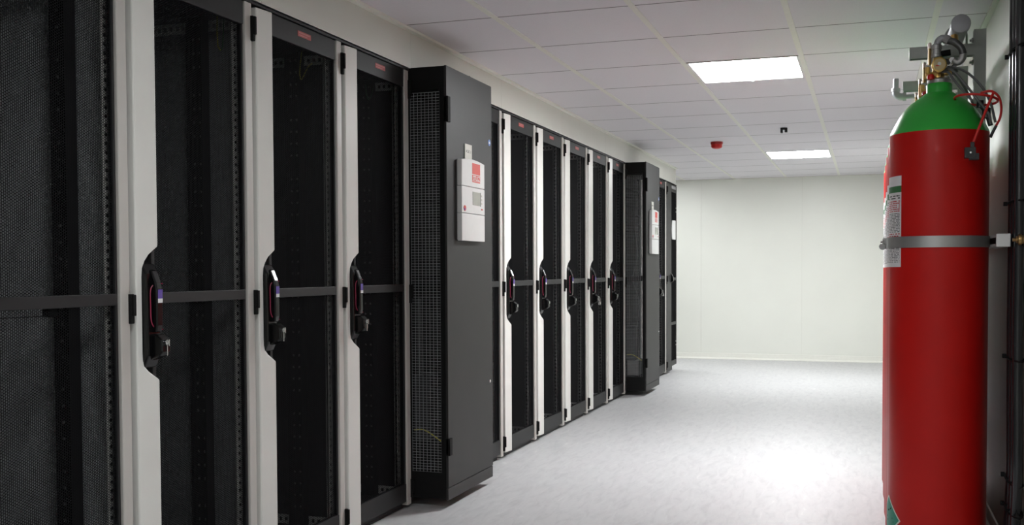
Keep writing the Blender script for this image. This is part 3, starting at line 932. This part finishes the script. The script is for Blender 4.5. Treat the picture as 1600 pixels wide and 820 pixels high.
pts = [(CXC + R1 * math.cos(a), CYS[0] + R1 * math.sin(a), CXC + R2 * math.cos(a), CYS[0] + R2 * math.sin(a)) for a in arcs]
for (x1, y1, x2, y2) in pts:
    vs = [bm.verts.new(p) for p in ((x1, y1, ZR - hz), (x2, y2, ZR - hz), (x2, y2, ZR + hz), (x1, y1, ZR + hz))]
    if prev:
        for i in range(4): bm.faces.new((prev[i], prev[(i + 1) % 4], vs[(i + 1) % 4], vs[i]))
    else: bm.faces.new(vs)
    prev = vs
bm.faces.new(prev)
st = finish('cylinder_strap', bm, M['zinc'], smooth=True)
tag(st, 'flat steel strap across the front of the frontmost red cylinder', 'strap')
bm = bmesh.new()
xb = CXC - R2
prism(bm, [(xb + .002, 3.80), (xb - .002, 3.84), (xb - .012, 3.90), (xb - .012, 3.93), (xb - .015, 3.93), (xb - .016, 3.90), (xb - .004, 3.80)], 'z', ZR - hz, ZR + hz)
finish('strap_tab', bm, M['zinc'], st)
bm = lathe(bmesh.new(), [(.011, 0), (.011, -.008), (.006, -.0082), (.006, -.016)], xb - .008, 3.86, 6, axis='x', cz=ZR + .004)
lathe(bm, [(.016, 0), (.016, -.002)], xb - .006, 3.86, 20, axis='x', cz=ZR + .004)
finish('strap_bolt', bm, M['zinc'], st)
bm = tube(bmesh.new(), [(xb - .008, 3.87, ZR - .002), (xb - .018, 3.84, ZR - .012)], .012, 12, smooth=False)
finish('strap_buckle', bm, M['zinc'], st, smooth=True)
# the same strap on the cylinders behind
for k in range(1, 5):
    bm = bmesh.new(); prev = None
    for a in [PI * .75 + (PI * .55) * q / 16 for q in range(17)]:
        c, s_ = math.cos(a), math.sin(a)
        vs = [bm.verts.new((CXC + r * c, CYS[k] + r * s_, z)) for r, z in ((R1, ZR - .006), (R2, ZR - .006), (R2, ZR + .006), (R1, ZR + .006))]
        if prev:
            for i in range(4): bm.faces.new((prev[i], prev[(i + 1) % 4], vs[(i + 1) % 4], vs[i]))
        else: bm.faces.new(vs)
        prev = vs
    bm.faces.new(prev); bm.free()

# red pilot tube coil with black plug
t = empty('red_pilot_tube', (.35, 3.685, 1.66), 'thin red tube coiled beside the green shoulder, black plug hanging from it', 'tube')
O = Vector((.35, 3.70, 1.66))
def loc(pts): return [tuple(Vector(p) - O) for p in pts]
ring = [(.344 + .068 * math.cos(a), 3.715 + .060 * math.sin(a), 1.655 + .012 * math.cos(a + 2.4)) for a in [2 * PI * k / 14 + .1 for k in range(15)]]
bm = tube(bmesh.new(), loc(ring), .0042, 10, n=4)
tube(bm, loc([(.352, 3.66, 1.668), (.385, 3.66, 1.672), (.410, 3.675, 1.655), (.421, 3.70, 1.625), (.419, 3.71, 1.590), (.405, 3.71, 1.560)]), .0042, 10)
tube(bm, loc([(.392, 3.665, 1.665), (.377, 3.645, 1.63), (.350, 3.622, 1.56), (.330, 3.615, 1.505), (.326, 3.613, 1.492)]), .0046, 10)
finish('tube', bm, M['red_tube'], t, smooth=True)
bm = tube(bmesh.new(), loc([(.407, 3.71, 1.563), (.396, 3.712, 1.54), (.390, 3.715, 1.525)]), .005, 10)
finish('black_tail', bm, M['rubber'], t, smooth=True)
bm = boxes(*[tuple(v - o for v, o in zip(b, (O.x, O.x, O.y, O.y, O.z, O.z))) for b in ((.300, .335, 3.598, 3.622, 1.446, 1.482), (.314, .345, 3.600, 3.620, 1.440, 1.462), (.318, .331, 3.604, 3.618, 1.480, 1.500))])
lathe(bm, [(.004, 0), (.004, -.003)], .318 - O.x, 3.598 - O.y, 12, mi=1, axis='y', cz=1.464 - O.z)
finish('plug', bm, None, t, mats=[M['rubber'], M['chrome']], bevel=.003)

t = empty('solenoid', (.385, 3.76, 1.60), 'small black solenoid with connector on the green shoulder', 'solenoid')
bm = tube(bmesh.new(), [(-.025, -.02, .045), (-.005, -.02, .015), (.010, -.02, -.030)], .008, 10)
lathe(bm, [(.014, -.02), (.014, .012), (.008, .016)], -.004, -.02, 16, cz=.018)
lathe(bm, [(.012, -.012), (.012, .012), (.006, .014)], -.024, -.02, 16, cz=.045)
finish('body', bm, M['rubber'], t, smooth=True)

HL = ['thin grey hose running from the front valve down behind the red coil', 'grey hose arching highest from the front valve to the wall',
      'grey hose dropping steeply just right of the green neck', 'grey hose passing behind the galvanised upright']
HP = [[(.245, 3.79, 1.775), (.27, 3.76, 1.772), (.31, 3.74, 1.72), (.345, 3.72, 1.665), (.385, 3.72, 1.61), (.395, 3.73, 1.575)],
      [(.25, 3.80, 1.785), (.285, 3.78, 1.782), (.325, 3.76, 1.755), (.365, 3.74, 1.705), (.392, 3.735, 1.65), (.41, 3.74, 1.58)],
      [(.24, 3.78, 1.77), (.258, 3.76, 1.765), (.276, 3.745, 1.735), (.300, 3.735, 1.70), (.335, 3.725, 1.655)],
      [(.25, 3.82, 1.78), (.29, 3.83, 1.765), (.32, 3.84, 1.72), (.345, 3.85, 1.67), (.36, 3.86, 1.62)]]
for k in range(4):
    tag(finish('pilot_hose', tube(bmesh.new(), HP[k], .0045, 8), M['grey_hose'], smooth=True), HL[k], 'hose', 'thin pilot hoses')

# ---------------------------------------------------------------- cables on the right wall
CLAB = ['black cable nearest the cylinders on the right wall', 'glossy grey-black cable curving through the wall bundle',
        'black cable in the middle of the wall bundle', 'grey cable swinging forward below the bronze fixing',
        'black cable outermost of the wall bundle', 'dark cable lying flat against the wall behind the bundle']
CP = []
for k in range(6):
    y = 3.745 - .037 * k
    p = []
    for q, z in enumerate((HC - .002, 1.98, 1.72, 1.36, 1.18, .92, .70, .40, .22, .012)):
        bow = [0, 0, 0, 0, -.02, -.015, -.005, -.02, .01, .05][q]
        jit = .012 * math.sin(q * 1.7)
        p.append((.474 - .012 * (k % 2), y + bow + jit * (.3 if z > 1.7 else 1), z))
    CP.append(p)
for k in range(6):
    tag(finish('cable', tube(bmesh.new(), CP[k], .011 + .004 * (k % 2), 12), M['cable'], smooth=True), CLAB[k], 'cable', 'cables running down the right wall')
TL = ['black cable tie on the wall bundle near the ceiling', 'black cable tie above the bronze fixing', 'black cable tie halfway down the wall bundle', 'lowest but one cable tie on the wall bundle', 'lowest black cable tie on the wall bundle']
for k, (z, yy) in enumerate(((1.80, 3.655), (1.30, 3.65), (.78, 3.64), (.37, 3.65), (.27, 3.65))):
    ring = [(.467 + .022 * math.cos(a), yy + .125 * math.sin(a), z + 0 * math.sin(a)) for a in [2 * PI * q / 20 for q in range(21)]]
    bm = tube(bmesh.new(), ring, .0035, 6, n=2)
    B(bm, .438, .450, yy + .085, yy + .10, z - .006, z + .008)
    tag(finish('cable_tie', bm, M['flat_black']), TL[k], 'cable tie', 'cable ties on the wall bundle')
